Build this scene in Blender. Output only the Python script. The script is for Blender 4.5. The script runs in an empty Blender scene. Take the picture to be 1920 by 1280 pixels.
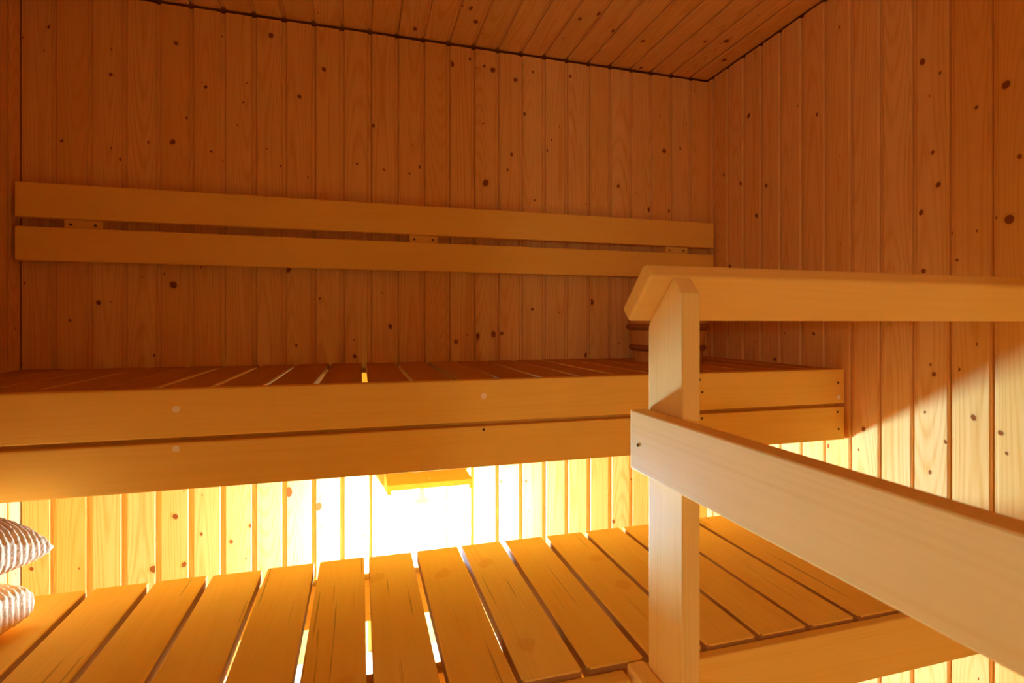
import bpy, bmesh, math, random
from mathutils import Vector, Matrix, noise
random.seed(7)
sc = bpy.context.scene
COL = sc.collection
H = 1.08            # eye height above the floor; every height below is measured from eye level
XL, XR, YB, YF, ZC = -0.913, 1.315, 1.80, -0.34, 0.960
PITCH = 0.0866

LIGHT_P, DARK_P, WARM_P = (0.87, 0.525, 0.18), (0.68, 0.27, 0.035), (0.78, 0.38, 0.055)
LIGHT_A, DARK_A, WARM_A = (0.94, 0.61, 0.14), (0.84, 0.47, 0.06), (0.89, 0.48, 0.06)
LIGHT_R, DARK_R = (0.96, 0.66, 0.22), (0.88, 0.52, 0.12)
KNIT_D, KNIT_L = (0.92, 0.56, 0.28), (1.0, 0.74, 0.41)
LAMP_COL, LAMP_STR, EXPOSURE = (0.39, 0.775, 1.28), 1260.0, 0.0
HALL_W, HALL_COL = 48.0, (0.85, 0.78, 0.68)
PLUGS = [(-0.346,-0.1677,0), (-0.346,-0.2448,0), (0.269,-0.1648,0), (1.287,-0.2061,0)]
SCREWS = [(1.285,-0.1657,0), (1.283,-0.2477,0), (1.287,-0.2957,0), (0.845,-0.1769,0), (0.844,-0.2440,0), (0.837,-0.1451,0), (0.269,-0.2412,0)]
CUSH_LO = ((-0.524, 1.070), math.radians(-14), 0.30, 0.36, 0.092, -0.5080, 0.004, 0.17, 3)
CUSH_UP = ((-0.501, 1.080), math.radians(-18), 0.30, 0.36, 0.116, -0.4100, 0.030, 0.42, 9)
KN_BACK =[(-0.844,0.837,0.0036), (-0.697,0.722,0.0041), (-0.530,0.837,0.0045), (-0.451,0.716,0.0040), (-0.269,0.899,0.0067), (-0.186,0.718,0.0048), (-0.113,0.814,0.0058), (-0.539,0.541,0.0064), (-0.602,0.534,0.0034), (-0.816,0.518,0.0033), (-0.671,0.478,0.0034), (-0.436,0.522,0.0028), (-0.235,0.494,0.0029), (-0.502,0.617,0.0030), (-0.363,0.609,0.0023), (-0.348,0.681,0.0023), (-0.906,0.799,0.0025), (0.033,0.649,0.0050), (0.290,0.887,0.0074), (0.363,0.912,0.0044), (0.414,0.894,0.0042), (0.445,0.885,0.0074), (0.527,0.861,0.0054), (0.592,0.897,0.0040), (0.556,0.743,0.0050), (0.419,0.489,0.0088), (0.513,0.596,0.0047), (0.498,0.541,0.0039), (0.196,0.526,0.0038), (0.646,0.622,0.0036), (0.663,0.662,0.0027), (0.735,0.900,0.0044), (0.928,0.514,0.0053), (1.123,0.663,0.0070), (1.063,0.433,0.0062), (1.155,0.433,0.0051), (1.194,0.679,0.0039), (-0.011,0.520,0.0030), (0.075,0.508,0.0033), (0.158,0.502,0.0027), (0.410,0.695,0.0025), (0.598,0.440,0.0027), (-0.537,0.115,0.0083), (-0.727,0.060,0.0051), (-0.223,0.170,0.0072), (-0.195,-0.070,0.0032), (-0.018,-0.107,0.0043), (0.095,-0.010,0.0060), (0.315,-0.063,0.0063), (0.391,-0.044,0.0070), (0.447,-0.038,0.0074), (0.477,-0.035,0.0046), (0.809,0.079,0.0075), (0.804,-0.116,0.0063), (0.590,0.050,0.0040), (-0.796,0.009,0.0029), (-0.903,0.112,0.0028), (-0.125,0.079,0.0029), (-0.585,-0.095,0.0033), (-0.224,-0.531,0.0112), (-0.136,-0.586,0.0105), (-0.319,-0.626,0.0047), (-0.887,-0.688,0.0040), (-0.581,-0.727,0.0083), (-0.532,-0.577,0.0061), (-0.462,-0.637,0.0038), (-0.381,-0.669,0.0047), (0.470,-0.556,0.0039), (0.566,-0.562,0.0036), (0.908,-0.739,0.0057), (0.009,-0.694,0.0050), (0.320,-0.618,0.0035), (-0.509,-0.723,0.0061)]
KN_RIGHT =[(0.966,0.636,0.0062), (0.792,0.505,0.0070), (0.848,0.479,0.0034), (1.276,0.625,0.0039), (1.566,0.731,0.0061), (0.942,0.408,0.0041), (0.929,0.328,0.0050), (0.969,0.270,0.0052), (0.786,0.219,0.0080), (1.528,0.372,0.0059), (1.607,0.503,0.0055), (1.482,0.464,0.0051), (1.700,0.558,0.0050), (1.198,0.845,0.0029), (0.768,0.346,0.0038), (0.925,0.591,0.0029), (0.939,-0.121,0.0044), (1.444,-0.118,0.0050), (1.123,-0.287,0.0050), (0.854,-0.210,0.0050), (0.802,-0.234,0.0042), (0.960,-0.215,0.0027), (0.913,-0.277,0.0036), (0.883,-0.105,0.0025), (0.963,0.127,0.0044), (0.888,0.145,0.0028), (0.947,-0.099,0.0024), (1.670,0.208,0.0075), (1.247,-0.358,0.0052), (0.948,-0.357,0.0036), (0.791,-0.275,0.0026), (1.138,-0.347,0.0022), (1.214,0.025,0.0029), (1.287,-0.031,0.0038)]
KN_CEIL =[(0.323,1.587,0.0055), (0.353,1.654,0.0062), (0.171,1.749,0.0063), (0.665,1.548,0.0048), (0.713,1.507,0.0060), (0.808,1.583,0.0050), (0.924,1.611,0.0047), (1.013,1.782,0.0052), (1.197,1.534,0.0066), (1.276,1.646,0.0061), (1.129,1.557,0.0035)]

# ------------------------------------------------------------------ materials
def wood(name, light, dark, period=0.0042, ring=0.55, fib=0.25, knotcol=(0.26, 0.062, 0.010), pins=0.0,
         rough=0.6, spec=0.015, blotch=0.12, cracks=0.0, warm=(0.80, 0.45, 0.16)):
    m = bpy.data.materials.new(name); m.use_nodes = True
    nt = m.node_tree; N = nt.nodes; L = nt.links
    N.clear()
    out = N.new('ShaderNodeOutputMaterial'); bs = N.new('ShaderNodeBsdfPrincipled')
    L.new(bs.outputs[0], out.inputs[0])
    bs.inputs['Roughness'].default_value = rough
    bs.inputs['Specular IOR Level'].default_value = spec
    def mth(op, a, b=None, c=None, clamp=False):
        n = N.new('ShaderNodeMath'); n.operation = op; n.use_clamp = clamp
        for i, v in enumerate((a, b, c)):
            if v is None: continue
            if isinstance(v, (int, float)): n.inputs[i].default_value = v
            else: L.new(v, n.inputs[i])
        return n.outputs[0]
    def comb(x, y, z):
        n = N.new('ShaderNodeCombineXYZ')
        for i, v in enumerate((x, y, z)):
            if isinstance(v, (int, float)): n.inputs[i].default_value = v
            else: L.new(v, n.inputs[i])
        return n.outputs[0]
    def noi(vec, scale, detail=2, rough=0.5):
        n = N.new('ShaderNodeTexNoise'); n.inputs['Scale'].default_value = scale
        n.inputs['Detail'].default_value = detail; n.inputs['Roughness'].default_value = rough
        L.new(vec, n.inputs['Vector']); return n.outputs['Fac']
    def mix(fac, a, b):
        n = N.new('ShaderNodeMix'); n.data_type = 'RGBA'
        if isinstance(fac, (int, float)): n.inputs[0].default_value = fac
        else: L.new(fac, n.inputs[0])
        for i, v in ((6, a), (7, b)):
            if isinstance(v, tuple): n.inputs[i].default_value = v + (1,)
            else: L.new(v, n.inputs[i])
        return n.outputs[2]
    at = N.new('ShaderNodeAttribute'); at.attribute_name = 'wuv'
    sp = N.new('ShaderNodeSeparateXYZ'); L.new(at.outputs['Vector'], sp.inputs[0])
    x, y, z = sp.outputs
    # growth rings of a slightly bent, tapering trunk
    w = noi(comb(mth('MULTIPLY', x, 2.0), mth('MULTIPLY', y, 2.0), mth('MULTIPLY', z, 0.42)), 1.6, 1)
    w2 = noi(comb(mth('MULTIPLY', x, 26), mth('MULTIPLY', y, 26), mth('MULTIPLY', z, 2.5)), 1.0, 2)
    yy = mth('ADD', y, mth('MULTIPLY', mth('SUBTRACT', w, 0.5), 0.115))
    xx = mth('ADD', x, mth('MULTIPLY', mth('SUBTRACT', w2, 0.5), 0.012))
    r = mth('SQRT', mth('ADD', mth('MULTIPLY', xx, xx), mth('MULTIPLY', yy, yy)))
    s = mth('SINE', mth('MULTIPLY', r, 2 * math.pi / period))
    s = mth('MULTIPLY', mth('ADD', s, 1.0), 0.5)
    rings = mth('POWER', s, 2.2)
    fn = noi(comb(mth('MULTIPLY', x, 420), mth('MULTIPLY', y, 420), mth('MULTIPLY', z, 9)), 1.0, 3, 0.6)
    fn2 = noi(comb(mth('MULTIPLY', x, 60), mth('MULTIPLY', y, 60), mth('MULTIPLY', z, 1.2)), 1.0, 2, 0.6)
    fac = mth('ADD', mth('MULTIPLY', rings, ring),
              mth('ADD', mth('MULTIPLY', mth('SUBTRACT', fn, 0.5), fib * 2.0), mth('MULTIPLY', mth('SUBTRACT', fn2, 0.5), fib * 2.2)), clamp=True)
    col = mix(fac, light, dark)
    bl = noi(comb(mth('MULTIPLY', x, 5), mth('MULTIPLY', y, 5), mth('MULTIPLY', z, 2.2)), 2.0, 3)
    bl = mth('MULTIPLY', mth('SUBTRACT', bl, 0.42), blotch * 4, clamp=True)
    col = mix(bl, col, warm)
    ti = N.new('ShaderNodeAttribute'); ti.attribute_name = 'tint'
    col = mix(mth('MULTIPLY', ti.outputs['Fac'], 0.45), col, warm)
    if cracks:
        v = N.new('ShaderNodeTexVoronoi'); v.voronoi_dimensions = '2D'; v.inputs['Scale'].default_value = 1.0
        L.new(comb(mth('MULTIPLY', xx, 1 / 0.07), mth('MULTIPLY', mth('ADD', z, mth('MULTIPLY', w2, 0.06)), 1 / 0.085), 0.0), v.inputs['Vector'])
        c = mth('MULTIPLY', mth('SUBTRACT', 0.27, v.outputs['Distance']), 9.0, clamp=True)
        cs = N.new('ShaderNodeSeparateColor'); L.new(v.outputs['Color'], cs.inputs[0])
        c = mth('MULTIPLY', c, mth('GREATER_THAN', cs.outputs[0], 0.90))
        col = mix(mth('MULTIPLY', c, 0.28), col, (0.70, 0.27, 0.03))
        v = N.new('ShaderNodeTexNoise'); v.inputs['Scale'].default_value = 1.0; v.inputs['Detail'].default_value = 1
        L.new(comb(mth('MULTIPLY', x, 170), mth('MULTIPLY', y, 20), mth('MULTIPLY', z, 3.5)), v.inputs['Vector'])
        c = mth('MULTIPLY', mth('SUBTRACT', v.outputs['Fac'], 0.70), 22.0, clamp=True)
        col = mix(mth('MULTIPLY', c, cracks), col, (0.16, 0.06, 0.02))
    if pins:
        v = N.new('ShaderNodeTexVoronoi'); v.voronoi_dimensions = '2D'; v.inputs['Scale'].default_value = 1.0
        L.new(comb(mth('MULTIPLY', x, 1 / 0.055), mth('MULTIPLY', z, 1 / 0.13), 0.0), v.inputs['Vector'])
        c = mth('SUBTRACT', 1.0, mth('MULTIPLY', v.outputs['Distance'], 1 / 0.035), clamp=True)
        cs = N.new('ShaderNodeSeparateColor'); L.new(v.outputs['Color'], cs.inputs[0])
        c = mth('MULTIPLY', c, mth('GREATER_THAN', cs.outputs[0], 1 - pins))
        col = mix(mth('MULTIPLY', c, 2.2, clamp=True), col, knotcol)
    kn = N.new('ShaderNodeAttribute'); kn.attribute_name = 'knot'
    k = kn.outputs['Fac']
    k1 = mth('MULTIPLY', k, 1.3, clamp=True)
    col = mix(mth('MULTIPLY', k1, 0.45), col, (0.45, 0.17, 0.045))
    k2 = mth('MULTIPLY', mth('SUBTRACT', k, 0.5), 5.0, clamp=True)
    col = mix(mth('MULTIPLY', k2, 0.93), col, knotcol)
    L.new(col, bs.inputs['Base Color'])
    return m

def plain(name, col, rough=0.5, metal=0.0, spec=0.4, emit=None, es=0.0):
    m = bpy.data.materials.new(name); m.use_nodes = True
    b = m.node_tree.nodes['Principled BSDF']
    b.inputs['Base Color'].default_value = col + (1,); b.inputs['Roughness'].default_value = rough
    b.inputs['Metallic'].default_value = metal; b.inputs['Specular IOR Level'].default_value = spec
    if emit:
        b.inputs['Emission Color'].default_value = emit + (1,); b.inputs['Emission Strength'].default_value = es
    return m

PINE = wood('pine_panelling', LIGHT_P, DARK_P, period=0.0038, ring=0.42, fib=0.42, pins=0.12, warm=WARM_P)
ASPEN = wood('aspen_board', LIGHT_A, DARK_A, period=0.006, ring=0.20, fib=0.34, blotch=0.2, warm=WARM_A, rough=0.55)
SLAT = wood('bench_slat_wood', LIGHT_A, DARK_A, period=0.006, ring=0.24, fib=0.40, blotch=0.34, cracks=0.45, warm=WARM_A, rough=0.6)
RAILW = wood('guard_rail_wood', LIGHT_R, DARK_R, period=0.006, ring=0.22, fib=0.42, blotch=0.16, warm=WARM_A, rough=0.5)
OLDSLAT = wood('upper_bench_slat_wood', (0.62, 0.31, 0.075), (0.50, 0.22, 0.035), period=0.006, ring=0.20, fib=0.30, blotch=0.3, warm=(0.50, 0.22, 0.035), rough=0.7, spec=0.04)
EDGEW = wood('dark_slat_edge', (0.52, 0.26, 0.08), (0.36, 0.17, 0.05), period=0.006, ring=0.2, fib=0.4, warm=(0.36, 0.17, 0.05), rough=0.8, spec=0.02)
STAVE = wood('bucket_stave_wood', (0.74, 0.40, 0.11), (0.58, 0.26, 0.05), ring=0.4, fib=0.3, warm=(0.58, 0.26, 0.05))
HOOPW = wood('bucket_hoop_wood', (0.42, 0.16, 0.04), (0.28, 0.09, 0.02), ring=0.3, fib=0.3, warm=(0.22, 0.07, 0.02))
PLUGM = plain('pale_plug', (0.97, 0.84, 0.60), 0.5, spec=0.1)
SCREWM = plain('dark_screw', (0.12, 0.05, 0.02), 1.0, spec=0.0)
PORC = plain('white_porcelain', (0.85, 0.85, 0.83), 0.3)
OPAL = plain('lit_opal_glass', (0.9, 0.9, 0.9), 0.3, emit=LAMP_COL, es=LAMP_STR)

def tile_mat():
    m = bpy.data.materials.new('floor_tile'); m.use_nodes = True
    nt = m.node_tree; b = nt.nodes['Principled BSDF']
    br = nt.nodes.new('ShaderNodeTexBrick'); br.offset = 0.0
    br.inputs['Color1'].default_value = (0.64, 0.42, 0.19, 1); br.inputs['Color2'].default_value = (0.60, 0.39, 0.17, 1)
    br.inputs['Mortar'].default_value = (0.35, 0.33, 0.30, 1)
    br.inputs['Scale'].default_value = 1.0; br.inputs['Brick Width'].default_value = 0.3
    br.inputs['Row Height'].default_value = 0.3; br.inputs['Mortar Size'].default_value = 0.003
    tc = nt.nodes.new('ShaderNodeTexCoord'); nt.links.new(tc.outputs['Object'], br.inputs['Vector'])
    nt.links.new(br.outputs['Color'], b.inputs['Base Color']); b.inputs['Roughness'].default_value = 0.35
    return m
TILE = tile_mat()

def knit_mat():
    m = bpy.data.materials.new('ribbed_knit'); m.use_nodes = True
    nt = m.node_tree; N = nt.nodes; L = nt.links; b = N['Principled BSDF']
    tc = N.new('ShaderNodeTexCoord')
    n = N.new('ShaderNodeTexNoise'); n.inputs['Scale'].default_value = 260; n.inputs['Detail'].default_value = 3
    L.new(tc.outputs['Object'], n.inputs['Vector'])
    at = N.new('ShaderNodeAttribute'); at.attribute_name = 'rib'
    ad = N.new('ShaderNodeMath'); ad.operation = 'MULTIPLY_ADD'; ad.inputs[1].default_value = 0.9; ad.inputs[2].default_value = -0.28
    L.new(n.outputs['Fac'], ad.inputs[0])
    a2 = N.new('ShaderNodeMath'); a2.operation = 'ADD'; a2.use_clamp = True
    L.new(ad.outputs[0], a2.inputs[0]); L.new(at.outputs['Fac'], a2.inputs[1])
    mx = N.new('ShaderNodeMix'); mx.data_type = 'RGBA'
    mx.inputs[6].default_value = KNIT_D + (1,); mx.inputs[7].default_value = KNIT_L + (1,)
    L.new(a2.outputs[0], mx.inputs[0]); L.new(mx.outputs[2], b.inputs['Base Color'])
    b.inputs['Roughness'].default_value = 0.95; b.inputs['Specular IOR Level'].default_value = 0.1
    bp = N.new('ShaderNodeBump'); bp.inputs['Strength'].default_value = 0.7; bp.inputs['Distance'].default_value = 0.002
    L.new(n.outputs['Fac'], bp.inputs['Height']); L.new(bp.outputs[0], b.inputs['Normal'])
    return m
KNIT = knit_mat()

# ------------------------------------------------------------------ helpers
def mesh_obj(name, verts, faces, mat, loc=(0, 0, 0), parent=None, smooth=False, attrs=None):
    me = bpy.data.meshes.new(name)
    me.from_pydata([tuple(v) for v in verts], [], faces); me.update()
    bm = bmesh.new(); bm.from_mesh(me); bmesh.ops.recalc_face_normals(bm, faces=bm.faces); bm.to_mesh(me); bm.free()
    for k, vals in (attrs or {}).items():
        vec = isinstance(vals[0], (tuple, list, Vector))
        a = me.attributes.new(k, 'FLOAT_VECTOR' if vec else 'FLOAT', 'POINT')
        if vec: a.data.foreach_set('vector', [c for v in vals for c in v])
        else: a.data.foreach_set('value', vals)
    if smooth: me.polygons.foreach_set('use_smooth', [True] * len(me.polygons))
    for mm in (mat if isinstance(mat, (list, tuple)) else [mat]): me.materials.append(mm)
    o = bpy.data.objects.new(name, me); COL.objects.link(o)
    if parent is not None:
        o.parent = parent; loc = Vector(loc) - wloc(parent)
    o.location = loc
    return o
def wloc(o):
    v = Vector(o.location)
    while o.parent is not None: o = o.parent; v += o.location
    return v
def thing(name, label, cat, loc, group=None):
    o = bpy.data.objects.new(name, None); COL.objects.link(o); o.location = loc; o.empty_display_size = 0.05
    o['label'] = label; o['category'] = cat
    if group: o['group'] = group
    return o
def struct(o): o['kind'] = 'structure'; return o

def plank(name, lo, hi, axis, mat, parent=None, bev=0.0025, frame=None, tint=None, wide=None, taper=None):
    """A bevelled board from corner lo to corner hi (heights from eye level), grain along axis."""
    lo = Vector(lo); hi = Vector(hi); c = (lo + hi) / 2; h = (hi - lo) / 2
    bm = bmesh.new(); bmesh.ops.create_cube(bm, size=2.0)
    for v in bm.verts: v.co = Vector((v.co.x * h.x, v.co.y * h.y, v.co.z * h.z))
    if taper:
        for v in bm.verts: taper(v)
    if bev: bmesh.ops.bevel(bm, geom=bm.edges[:], offset=bev, segments=2, profile=0.6, affect='EDGES')
    return bm_plank(name, bm, c, axis, mat, parent, tint, h, wide)

def bm_plank(name, bm, c, axis, mat, parent, tint=None, h=None, wide=None, mtx=None):
    others = [i for i in range(3) if i != axis]
    if wide is None: wide = others[0] if (h is None or h[others[0]] >= h[others[1]]) else others[1]
    thick = [i for i in others if i != wide][0]
    off = (random.uniform(-0.035, 0.035), random.choice((-1, 1)) * random.uniform(0.025, 0.08), random.uniform(0, 20))
    t = random.random() ** 1.5 if tint is None else tint
    bm.verts.ensure_lookup_table()
    wu = [(v.co[wide] + off[0], v.co[thick] + off[1], v.co[axis] + off[2]) for v in bm.verts]
    if mtx is not None:
        for v in bm.verts: v.co = mtx @ v.co
    bmesh.ops.recalc_face_normals(bm, faces=bm.faces)
    me = bpy.data.meshes.new(name); bm.to_mesh(me); bm.free()
    a = me.attributes.new('wuv', 'FLOAT_VECTOR', 'POINT'); a.data.foreach_set('vector', [q for v in wu for q in v])
    a = me.attributes.new('tint', 'FLOAT', 'POINT'); a.data.foreach_set('value', [t] * len(wu))
    me.materials.append(mat)
    o = bpy.data.objects.new(name, me); COL.objects.link(o)
    c = Vector(c) + Vector((0, 0, H))
    if parent is not None: o.parent = parent; c = c - wloc(parent)
    o.location = c
    return o

def cyl(name, c, axis, r, ln, mat, parent=None, seg=20, r2=None):
    """Disc or peg centred at c (height from eye level)."""
    bm = bmesh.new()
    bmesh.ops.create_cone(bm, cap_ends=True, segments=seg, radius1=r, radius2=r if r2 is None else r2, depth=ln)
    m = {0: Matrix.Rotation(math.pi / 2, 4, 'Y'), 1: Matrix.Rotation(math.pi / 2, 4, 'X'), 2: Matrix.Identity(4)}[axis]
    bmesh.ops.transform(bm, matrix=m, verts=bm.verts)
    me = bpy.data.meshes.new(name); bm.to_mesh(me); bm.free(); me.materials.append(mat)
    o = bpy.data.objects.new(name, me); COL.objects.link(o)
    c = Vector(c) + Vector((0, 0, H))
    if parent is not None: o.parent = parent; c = c - wloc(parent)
    o.location = c
    return o

def panelling(name, O, A, Lv, Nv, grooves, a_lo, a_hi, l_lo, l_hi, knots, back_l=None, stretch=1.25, cut=None):
    """Tongue and groove boards: plane origin O, A across, Lv along, Nv into the room.  One mesh: it is one wall."""
    O, A, Lv, Nv = map(Vector, (O, A, Lv, Nv))
    V, Fc, WU, TI, KN = [], [], [], [], []
    def add(a, l, n, w, t, k=0.0):
        V.append(O + A * a + Lv * l + Nv * n); WU.append(w); TI.append(t); KN.append(k); return len(V) - 1
    gs = [a_lo - 0.0055] + [g for g in grooves if a_lo + 0.012 < g < a_hi - 0.012] + [a_hi + 0.0055]
    for i in range(len(gs) - 1):
        g0, g1 = gs[i], gs[i + 1]
        last = i == len(gs) - 2
        top = l_hi - random.uniform(0, 0.002)
        prof = [(g0 + 0.0055, -0.014), (g0 + 0.0055, -0.0036), (g0 + 0.0086, 0), (g1 - 0.0094, 0), (g1 - 0.0066, -0.0030), (g1 - 0.0066, -0.0078), (g1 + 0.0043, -0.0078), (g1 + 0.0043, -0.014)]
        if last: prof = [(g0 + 0.0055, -0.014), (g0 + 0.0055, -0.0036), (g0 + 0.0086, 0), (a_hi, 0), (a_hi, -0.014)]
        offx = random.uniform(-0.035, 0.035); offy = random.choice((-1, 1)) * random.uniform(0.035, 0.10); offz = random.uniform(0, 20)
        t = random.random() ** 1.6
        mid = (g0 + g1) / 2
        wf = lambda a, l, n: (a - mid + offx, n + offy, l + offz)
        segs = [(l_lo, top)]
        if cut: 
            (ca, cb, cl, ch) = cut
            if g1 > ca and g0 < cb: segs = [(max(ch, l_lo), top)] if cl <= l_lo else [(l_lo, cl), (ch, top)]
        for (q0, q1) in segs:
            A0 = [add(a, q0, n, wf(a, q0, n), t if n > -0.001 else t * 0.3) for a, n in prof]
            A1 = [add(a, q1, n, wf(a, q1, n), t if n > -0.001 else t * 0.3) for a, n in prof]
            m = len(prof)
            for j in range(m): Fc.append((A0[j], A0[(j + 1) % m], A1[(j + 1) % m], A1[j]))
            Fc.append(tuple(A0[::-1])); Fc.append(tuple(A1))
        lo_a, hi_a = g0 + 0.0075, (g1 - 0.008 if not last else a_hi)
        for (ka, kl, kr) in knots:
            if not (g0 <= ka < g1): continue
            kc = min(max(ka, lo_a + kr * 0.5), hi_a - kr * 0.5)
            seg = 16; ph = random.uniform(0, 6.28); sg = random.uniform(0.9, 1.15)
            rings_ = []
            for (f, kv) in ((0.0, 0.75), (0.55, 1.0), (0.92, 0.85), (1.15, 0.42), (1.9, 0.0)):
                row = []
                for s in range(seg if f else 1):
                    th = 2 * math.pi * s / seg
                    rr = kr * f * (1 + 0.10 * math.sin(2 * th + ph))
                    aa = min(max(kc + rr * math.cos(th) * sg, lo_a), hi_a)
                    ll = kl + rr * math.sin(th) * stretch
                    row.append(add(aa, ll, 0.00035 if f < 1.5 else 0.00005, wf(aa, ll, 0), t, kv))
                rings_.append(row)
            for s in range(seg): Fc.append((rings_[0][0], rings_[1][s], rings_[1][(s + 1) % seg]))
            for q in range(1, 4):
                for s in range(seg):
                    Fc.append((rings_[q][s], rings_[q][(s + 1) % seg], rings_[q + 1][(s + 1) % seg], rings_[q + 1][s]))
    # the solid wall the boards are nailed to
    bl0, bl1 = back_l or (l_lo - 0.03, l_hi + 0.05)
    boxes = [(a_lo - 0.06, a_hi + 0.06, bl0, bl1)]
    if cut:
        ca, cb, cl, ch = cut
        boxes = [(a_lo - 0.06, ca, bl0, bl1), (cb, a_hi + 0.06, bl0, bl1), (ca, cb, ch, bl1)]
    for (x0, x1, y0, y1) in boxes:
        ids = [add(a, l, n, (a, n + 0.1, l), 0.9) for n in (-0.0145, -0.10) for l in (y0, y1) for a in (x0, x1)]
        i = ids
        for f in ((0, 1, 3, 2), (4, 6, 7, 5), (0, 4, 5, 1), (2, 3, 7, 6), (0, 2, 6, 4), (1, 5, 7, 3)): Fc.append(tuple(i[q] for q in f))
    o = mesh_obj(name, V, Fc, PINE, (0, 0, 0), attrs={'wuv': WU, 'tint': TI, 'knot': KN})
    return struct(o)

# ------------------------------------------------------------------ the room
gx = [0.376 + PITCH * k for k in range(-16, 12)]
gy = [1.161 + 0.0864 * k for k in range(-20, 9)]
TOPW = 0.951
panelling('wall_back', (0, YB, H), (1, 0, 0), (0, 0, 1), (0, -1, 0), gx, XL, XR, -H, TOPW, KN_BACK, back_l=(-H - 0.05, TOPW - 0.003))
panelling('wall_right', (XR, 0, H), (0, 1, 0), (0, 0, 1), (-1, 0, 0), gy, YF, YB - 0.0, -H, TOPW, KN_RIGHT, back_l=(-H - 0.05, TOPW - 0.003))
gyl = sorted(1.7505 - 0.0866 * k for k in range(0, 25))
panelling('wall_left', (XL, 0, H), (0, 1, 0), (0, 0, 1), (1, 0, 0), gyl, YF, YB, -H, TOPW,
          [(1.60, 0.55, 0.004), (1.62, 0.2, 0.004), (1.3, -0.3, 0.006), (1.1, 0.5, 0.006), (0.9, 0.1, 0.005), (0.6, 0.6, 0.006)], back_l=(-H - 0.05, TOPW - 0.003))
DOOR = (-0.62, 0.12, -H, 0.86)
panelling('wall_front', (0, YF, H), (1, 0, 0), (0, 0, 1), (0, 1, 0), gx, XL, XR, -H, TOPW,
          [(0.5, 0.3, 0.006), (0.8, -0.2, 0.007), (1.1, 0.5, 0.006), (0.7, 0.7, 0.005), (-0.8, 0.2, 0.006)],
          back_l=(-H - 0.05, TOPW - 0.003), cut=DOOR)
panelling('ceiling', (0, 0, H + ZC), (1, 0, 0), (0, 1, 0), (0, 0, -1), gx, XL - 0.004, XR + 0.004, YF - 0.004, YB + 0.004, KN_CEIL,
          back_l=(YF - 0.10, YB + 0.10), stretch=1.6)
V = [(x, y, z) for z in (0, -0.06) for y in (YF - 0.1, YB + 0.1) for x in (XL - 0.1, XR + 0.1)]
struct(mesh_obj('floor', V, [(0, 1, 3, 2), (4, 6, 7, 5), (0, 4, 5, 1), (2, 3, 7, 6), (0, 2, 6, 4), (1, 5, 7, 3)], TILE))
# glass door behind the viewer, and the hallway with its lamp beyond it
glass = bpy.data.materials.new('door_glass'); glass.use_nodes = True
gn = glass.node_tree.nodes; gl = glass.node_tree.links; gn.clear()
go = gn.new('ShaderNodeOutputMaterial'); gm = gn.new('ShaderNodeMixShader'); gt = gn.new('ShaderNodeBsdfTransparent'); gg = gn.new('ShaderNodeBsdfGlossy')
gt.inputs[0].default_value = (0.92, 0.90, 0.86, 1); gg.inputs['Roughness'].default_value = 0.02; gm.inputs[0].default_value = 0.08
gl.new(gt.outputs[0], gm.inputs[1]); gl.new(gg.outputs[0], gm.inputs[2]); gl.new(gm.outputs[0], go.inputs[0])
d = struct(plank('door_1', (DOOR[0] + 0.04, YF - 0.05, -H + 0.01), (DOOR[1] - 0.04, YF - 0.042, DOOR[3] - 0.04), 2, glass, bev=0.0))
for nm, lo, hi, ax in (('door_frame', (DOOR[0], YF - 0.10, -H), (DOOR[0] + 0.04, YF + 0.004, DOOR[3]), 2),
                       ('door_frame', (DOOR[1] - 0.04, YF - 0.10, -H), (DOOR[1], YF + 0.004, DOOR[3]), 2),
                       ('door_frame', (DOOR[0] + 0.04, YF - 0.10, DOOR[3] - 0.04), (DOOR[1] - 0.04, YF + 0.004, DOOR[3]), 0)):
    plank(nm, lo, hi, ax, ASPEN, parent=d)
V = [(x, y, z) for z in (0, 2.4) for y in (YF - 1.9, YF - 0.11) for x in (XL - 0.9, XR + 0.1)]
struct(mesh_obj('wall_hallway', V, [(0, 1, 3, 2), (4, 6, 7, 5), (0, 4, 5, 1), (0, 2, 6, 4), (1, 5, 7, 3)], plain('hall_plaster', (0.3, 0.28, 0.26), 0.8)))
hl = bpy.data.lights.new('hallway_lamp', 'POINT'); hl.energy = HALL_W; hl.color = HALL_COL; hl.shadow_soft_size = 0.06
ho = bpy.data.objects.new('hallway_lamp', hl); COL.objects.link(ho); ho.location = (-1.14, -1.60, H + 0.10)

# ------------------------------------------------------------------ benches
def bench(name, label, yf_slat, yb, ztop, gap0, x0, x1, gw, wd):
    b = thing(name, label, 'bench', ((x0 + x1) / 2, (yf_slat + yb) / 2, H + ztop))
    edges = [x0] + [g for g in (gap0 + 0.1018 * k for k in range(-12, 16)) if x0 + 0.02 < g < x1 - 0.02] + [x1]
    for i in range(len(edges) - 1):
        ge = lambda q: 0 if q in (0, len(edges) - 1) else gw / 2
        j = random.uniform(-0.0012, 0.0012)
        sl = plank('slat', (edges[i] + ge(i) + j, yf_slat + random.uniform(-0.001, 0.0015), ztop - 0.026), (edges[i + 1] - ge(i + 1) + j, yb + random.uniform(-0.002, 0.002), ztop + random.uniform(-0.0008, 0.0005)), 1, wd, b, bev=0.003)
        sl.data.materials.append(EDGEW)      # darker wood colour on the vertical side and end faces
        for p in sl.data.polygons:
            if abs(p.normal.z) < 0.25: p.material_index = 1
    return b

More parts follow.
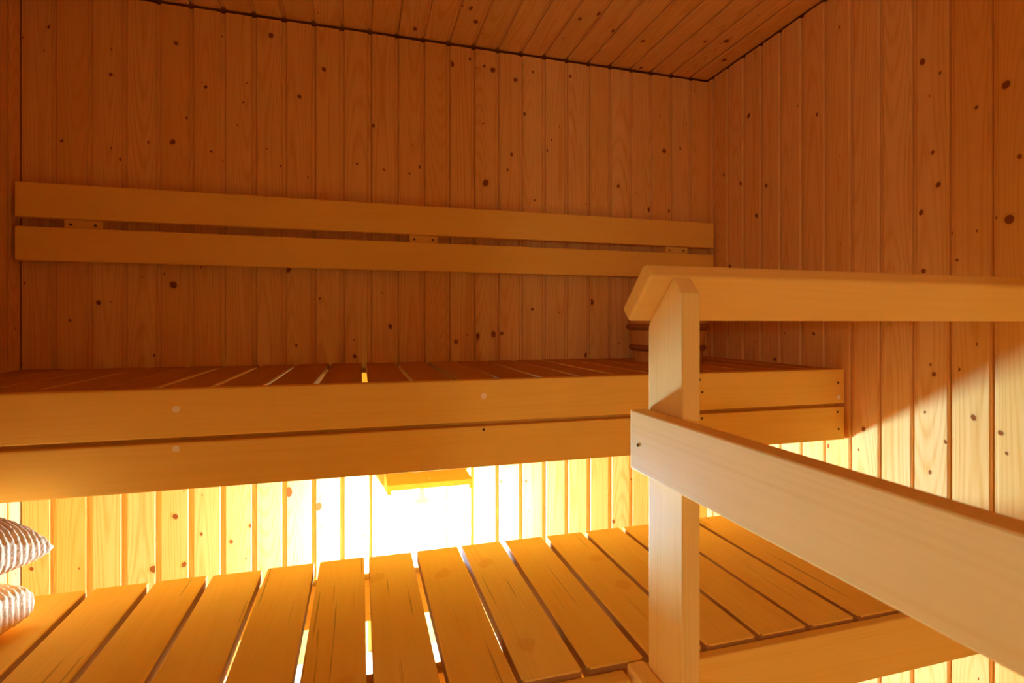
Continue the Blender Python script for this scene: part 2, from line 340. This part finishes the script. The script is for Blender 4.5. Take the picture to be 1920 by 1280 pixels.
up = bench('upper_bench', 'upper slatted wooden bench with a double board apron under the backrest', 1.206, 1.7985, -0.1295, 0.0105, XL + 0.004, XR - 0.004, 0.0120, OLDSLAT)
ab = plank('apron_board', (XL + 0.003, 1.176, -0.2235), (XR - 0.006, 1.204, -0.1285), 0, ASPEN, up, bev=0.003, tint=0.35)
ab2 = plank('apron_board', (XL + 0.003, 1.176, -0.3262), (XR - 0.006, 1.204, -0.2335), 0, ASPEN, up, bev=0.003, tint=0.45)
plank('support_beam', (XL + 0.003, 1.2055, -0.325), (XR - 0.006, 1.232, -0.1565), 0, SLAT, up, tint=0.6)
plank('support_beam', (XL + 0.003, 1.748, -0.21), (XR - 0.006, 1.7985, -0.1565), 0, SLAT, up, tint=0.6)
for X in (-0.449, 0.23, 1.10): plank('crosspiece', (X - 0.02, 1.234, -0.245), (X + 0.02, 1.7475, -0.157), 1, SLAT, up)
for (X, Z, par) in PLUGS: cyl('plug', (X, 1.1755, Z), 1, 0.0066, 0.002, PLUGM, ab if Z > -0.229 else ab2)
for (X, Z, par) in SCREWS: cyl('screw', (X, 1.1757, Z), 1, 0.0030, 0.0015, SCREWM, ab if Z > -0.229 else ab2, seg=12)

lo = bench('lower_bench', 'lower slatted wooden bench below and in front of the upper one', 0.7195, 1.197, -0.508, 0.0135, XL + 0.004, XR - 0.004, 0.0108, SLAT)
plank('front_board', (0.411, 0.7015, -0.609), (XR - 0.006, 0.7185, -0.5145), 0, ASPEN, lo, bev=0.003, tint=0.3)
plank('front_board', (XL + 0.003, 0.690, -0.609), (0.3775, 0.7175, -0.5165), 0, ASPEN, lo, bev=0.004, tint=0.5)
plank('support_beam', (XL + 0.003, 1.150, -0.624), (XR - 0.006, 1.178, -0.535), 0, SLAT, lo, tint=0.6)
plank('support_beam', (XL + 0.003, 0.811, -0.624), (XR - 0.006, 0.839, -0.535), 0, SLAT, lo, tint=0.6)
for X in (-0.86, 0.45, 1.27): plank('crosspiece', (X - 0.02, 0.841, -0.62), (X + 0.02, 1.148, -0.54), 1, SLAT, lo)

# ------------------------------------------------------------------ backrest
br = thing('backrest', 'wooden backrest of two long horizontal boards on the back wall', 'backrest', (0.2, 1.76, H + 0.17))
plank('backrest_board', (-0.897, 1.742, 0.289), (1.3035, 1.768, 0.384), 0, ASPEN, br, bev=0.004, tint=0.75)
plank('backrest_board', (-0.897, 1.742, 0.171), (1.3035, 1.768, 0.2635), 0, ASPEN, br, bev=0.004, tint=0.85)
for (a, b_) in ((-0.797, -0.704), (0.155, 0.249), (1.110, 1.205)):
    s_ = plank('spacer_block', (a, 1.7685, 0.175), (b_, 1.8003, 0.38), 2, ASPEN, br, tint=0.3)
    for X in (a + 0.016, b_ - 0.018): cyl('screw', (X, 1.7683, 0.277), 1, 0.0035, 0.0015, SCREWM, s_, seg=12)

# ------------------------------------------------------------------ guard rail round the heater corner
gr = thing('guard_rail', 'pale wooden guard rail with post, sloping top rail and side boards before the benches', 'railing', (0.423, 0.657, 0.0))
bm = bmesh.new()       # post: profile in the depth direction with a mitred head
prof = [(0.6135, -H), (0.6135, 0.0400), (0.6355, 0.0625), (0.6970, 0.0010), (0.7000, -0.006), (0.7000, -H)]
px0, px1 = 0.4105, 0.4375
vv = [[bm.verts.new((x - 0.424, y - 0.657, z + 0.5)) for (y, z) in prof] for x in (px0, px1)]
bm.faces.new(vv[0]); bm.faces.new(vv[1][::-1])
for j in range(len(prof)):
    k = (j + 1) % len(prof); bm.faces.new((vv[0][j], vv[0][k], vv[1][k], vv[1][j]))
bmesh.ops.bevel(bm, geom=bm.edges[:], offset=0.0022, segments=2, profile=0.6, affect='EDGES')
bm_plank('post', bm, (0.424, 0.657, -0.5), 2, RAILW, gr, tint=0.05, wide=1)
# sloping top rail: 28 x 88 board lying at 45 degrees on the post head
bm = bmesh.new(); bmesh.ops.create_cube(bm, size=2.0)
Lr = (XR - 0.004 - 0.3757) / 2; hw, ht = 0.0440, 0.0140
for v in bm.verts: v.co = Vector((v.co.x * Lr, v.co.y * hw, v.co.z * ht))
bmesh.ops.bevel(bm, geom=bm.edges[:], offset=0.0055, segments=3, profile=0.5, affect='EDGES')
mt = Matrix.Rotation(math.radians(-44.5), 4, 'X')
cy, cz = (0.6355 + 0.6975) / 2 + 0.0100, (0.0625 + 0.0015) / 2 + 0.0105
bm_plank('handrail', bm, (0.3757 + Lr, cy, cz), 0, RAILW, gr, tint=0.75, wide=1, mtx=mt)
sb = plank('side_board', (0.3815, YF + 0.004, -0.2125), (0.4095, 0.702, -0.1262), 1, RAILW, gr, bev=0.0022, tint=0.0)
plank('side_board', (0.3815, YF + 0.004, -0.594), (0.4095, 0.7135, -0.506), 1, RAILW, gr, bev=0.004, tint=0.5)
cyl('screw', (0.3812, 0.679, -0.174), 0, 0.0024, 0.0015, SCREWM, sb, seg=12)

# ------------------------------------------------------------------ lamp under the upper bench and its shade
sh = thing('lamp_shade', 'small wooden shelf shade above the lit lamp on the back wall', 'lamp shade', (0.2, 1.68, H - 0.47))
top = plank('shade_board', (0.0745, 1.560, -0.482), (0.3235, 1.7985, -0.466), 0, ASPEN, sh, bev=0.001, tint=0.8)
cyl('screw', (0.199, 1.60, -0.4655), 2, 0.004, 0.0015, PLUGM, top, seg=12)
def cheek(x0):
    bm = bmesh.new()
    pr = [(1.562, -0.4825), (1.7985, -0.4825), (1.7985, -0.545), (1.562, -0.494)]
    vv = [[bm.verts.new((x - x0 - 0.005, y - 1.68, z + 0.5)) for (y, z) in pr] for x in (x0, x0 + 0.010)]
    bm.faces.new(vv[0]); bm.faces.new(vv[1][::-1])
    for j in range(4):
        k = (j + 1) % 4; bm.faces.new((vv[0][j], vv[0][k], vv[1][k], vv[1][j]))
    bm_plank('side_cheek', bm, (x0 + 0.005, 1.68, -0.5), 1, ASPEN, sh, tint=0.3, wide=2)
cheek(0.0755); cheek(0.3125)
LX, LY, LZ = 0.192, 1.736, -0.655
lp = thing('wall_lamp', 'glowing white globe lamp hanging under the small wooden shade', 'lamp', (LX, LY, H - 0.482))
def lathe(name, prof, mat, c, parent, seg=32, cup=False, wu=None, smooth=True):
    V, Fc = [], []
    for (r, z) in prof:
        for s in range(seg):
            th = 2 * math.pi * s / seg; V.append((r * math.cos(th), r * math.sin(th), z))
    n = len(prof)
    for i in range(n - 1):
        for s in range(seg):
            t = (s + 1) % seg; Fc.append((i * seg + s, i * seg + t, (i + 1) * seg + t, (i + 1) * seg + s))
    Fc.append(tuple(range(seg))[::-1]); Fc.append(tuple((n - 1) * seg + s for s in range(seg)))
    at = None
    if wu: at = {'wuv': [wu(v) for v in V], 'tint': [0.5] * len(V)}
    return mesh_obj(name, V, Fc, mat, Vector(c) + Vector((0, 0, H)), parent, smooth=smooth, attrs=at)
lathe('lamp_holder', [(0.020, 0), (0.020, -0.008), (0.0085, -0.012), (0.0085, -0.080), (0.020, -0.086), (0.026, -0.094), (0.026, -0.112)], PORC, (LX, LY, -0.4825), lp)
pr = [(0.024, 0.0640)]
for i in range(1, 16):
    a = math.radians(62 - i * 10); pr.append((0.051 * math.cos(a) + 0.0005, 0.055 * math.sin(a) * (1.25 if a > 0 else 1.0)))
lathe('glass_globe', pr, OPAL, (LX, LY, LZ - 0.003), lp)

# ------------------------------------------------------------------ bucket on the upper bench
BX, BY = 1.003, 1.590
bk = thing('wooden_bucket', 'small brown stave bucket with two hoops on the upper bench behind the post', 'bucket', (BX, BY, H - 0.1285))
ns, sub = 18, 4; seg = ns * sub
V, Fc, WU, TI = [], [], [], []
hb = 0.190
def rad(z): return 0.111 + 0.14 * z
prof = [(0.0, 0.012, 1), (0.9, 0.012, 1), (0.965, 0.0, 0), (1, 0.0, 0), (1, 0.05, 0), (1, 0.10, 0), (1, 0.15, 0), (1, hb - 0.003, 0), (0.98, hb, 0), (0.90, hb, 0), (0.885, hb - 0.003, 0), (0.885, 0.02, 0), (0.0, 0.02, 1)]
for (f, z, _) in prof:
    for s in range(seg):
        th = 2 * math.pi * s / seg; q = s % sub
        rr = rad(z) * f - (0.0012 if (q == 0 and f > 0.9) else 0)
        V.append((rr * math.cos(th), rr * math.sin(th), z))
        st = ((s + 2) // sub) % ns
        WU.append((q * 0.008 + st * 0.13 % 0.05, 0.05, z + st * 1.7)); TI.append((st * 0.37) % 1.0)
for i in range(len(prof) - 1):
    for s in range(seg):
        t = (s + 1) % seg; Fc.append((i * seg + s, i * seg + t, (i + 1) * seg + t, (i + 1) * seg + s))
mesh_obj('bucket_body', V, Fc, STAVE, (BX, BY, H - 0.1285), bk, attrs={'wuv': WU, 'tint': TI})
for (z0, z1) in ((0.037, 0.057), (0.106, 0.126)):
    rr0, rr1 = rad(z0) + 0.0005, rad(z1) + 0.0005
    pr = [(rr0, z0), (rr0 + 0.006, z0 + 0.003), (rr1 + 0.0075, (z0 + z1) / 2), (rr1 + 0.006, z1 - 0.003), (rr1, z1)]
    V, Fc = [], []; sg = 48
    for (r, z) in pr:
        for s in range(sg): th = 2 * math.pi * s / sg; V.append((r * math.cos(th), r * math.sin(th), z))
    for i in range(len(pr)):
        for s in range(sg):
            t = (s + 1) % sg; j = (i + 1) % len(pr); Fc.append((i * sg + s, i * sg + t, j * sg + t, j * sg + s))
    mesh_obj('hoop', V, Fc, HOOPW, (BX, BY, H - 0.1285), bk, smooth=True, attrs={'wuv': [(v[2], 0.03, math.atan2(v[1], v[0]) * 0.1) for v in V], 'tint': [0.5] * len(V)})

# ------------------------------------------------------------------ cushions
def cushion(name, label, corner, rot, wx, wy, hh, zbot, droop, side, seed):
    """Ribbed pillow; corner = its back right corner in plan."""
    n = 230; V, RB, Fc = [], [], []
    random.seed(seed)
    cr, sr = math.cos(rot), math.sin(rot)
    def pt(u, v, sgn):
        e = (max(0.0, 1 - abs(u) ** 3.0) * max(0.0, 1 - abs(v) ** 3.0)) ** (side if sgn > 0 else side * 0.75)
        pin = 1 - 0.045 * (1 - abs(u) ** 2) * abs(v) ** 4, 1 - 0.045 * (1 - abs(v) ** 2) * abs(u) ** 4
        X = u * wx / 2 * pin[1]; Y = v * wy / 2 * pin[0]
        lump = noise.noise(Vector((u * 2.2 + seed, v * 2.2, sgn * 0.7))) * 0.008 * e
        Z = sgn * (hh / 2 * e + lump)
        if sgn < 0: Z *= 0.95
        Z -= droop * (abs(u) ** 2 * abs(v) ** 2)
        # ribs run front to back and wrap round the seam
        s = (Y + 0.004 * math.sin(X * 25 + seed)) / 0.0096
        rb = (0.5 + 0.5 * math.cos(2 * math.pi * s)) ** 0.7
        edge = min(1.0, (1 - max(abs(u), abs(v))) * 14)
        o_ = (rb - 0.6) * 0.0036 * (0.55 + 0.45 * edge)
        nrm = Vector((u * abs(u) * 0.6, v * abs(v) * 0.6, sgn * (e + 0.1))).normalized()
        p = Vector((X, Y, Z)) + nrm * o_
        p += nrm * noise.noise(p * 190) * 0.0011
        return p, rb * 0.75 - 0.15
    idx = {}
    for sgn in (1, -1):
        for i in range(n + 1):
            for j in range(n + 1):
                u = math.sin((i / n - 0.5) * math.pi); v = math.sin((j / n - 0.5) * math.pi)
                u = 0.5 * u + 0.5 * (2 * i / n - 1); v = 0.5 * v + 0.5 * (2 * j / n - 1)
                if sgn < 0 and (i in (0, n) or j in (0, n)): idx[(sgn, i, j)] = idx[(1, i, j)]; continue
                p, r_ = pt(u, v, sgn); idx[(sgn, i, j)] = len(V); V.append(p); RB.append(r_)
        for i in range(n):
            for j in range(n):
                q = (idx[(sgn, i, j)], idx[(sgn, i + 1, j)], idx[(sgn, i + 1, j + 1)], idx[(sgn, i, j + 1)])
                Fc.append(q if sgn > 0 else q[::-1])
    zmin = min(p.z for p in V)
    V = [Vector((p.x * cr - p.y * sr, p.x * sr + p.y * cr, p.z - zmin)) for p in V]
    cx = corner[0] - (wx / 2 * cr - wy / 2 * sr); cyy = corner[1] - (wx / 2 * sr + wy / 2 * cr)
    # centre the seam height about the requested base
    o = mesh_obj(name, V, Fc, KNIT, (cx, cyy, H + zbot), smooth=True, attrs={'rib': RB})
    o['label'] = label; o['category'] = 'cushion'; o['group'] = 'stacked cushions on the lower bench'
    return o
cushion('cushion', 'cream ribbed knit cushion lying directly on the lower bench, bottom of the pair', *CUSH_LO)
cushion('cushion', 'cream ribbed knit cushion resting on top of the other cushion, its corner jutting out', *CUSH_UP)

# ------------------------------------------------------------------ light, camera, render look
w = bpy.data.worlds.new('World'); sc.world = w; w.use_nodes = True
w.node_tree.nodes['Background'].inputs[0].default_value = (0.5, 0.55, 0.6, 1); w.node_tree.nodes['Background'].inputs[1].default_value = 0.0
cam = bpy.data.cameras.new('camera'); co = bpy.data.objects.new('camera', cam); COL.objects.link(co)
co.location = (0, 0, H); co.rotation_euler = (math.radians(90), 0, math.radians(-15.95))
cam.sensor_width = 36; cam.lens = 994 / 1920 * 36; cam.shift_y = -34 / 1920; cam.clip_start = 0.02
cam.dof.use_dof = True; cam.dof.focus_distance = 1.55; cam.dof.aperture_fstop = 9.0
sc.camera = co
sc.view_settings.view_transform = 'Standard'; sc.view_settings.look = 'None'; sc.view_settings.gamma = 1.0
sc.view_settings.use_curve_mapping = False; sc.view_settings.exposure = EXPOSURE
cy_ = sc.cycles
cy_.use_denoising = True; cy_.denoiser = 'OPENIMAGEDENOISE'
cy_.use_adaptive_sampling = False; cy_.use_light_tree = False
cy_.max_bounces = 11; cy_.diffuse_bounces = 9; cy_.glossy_bounces = 4; cy_.transmission_bounces = 4
cy_.sample_clamp_indirect = 12.0; cy_.caustics_reflective = False; cy_.caustics_refractive = False
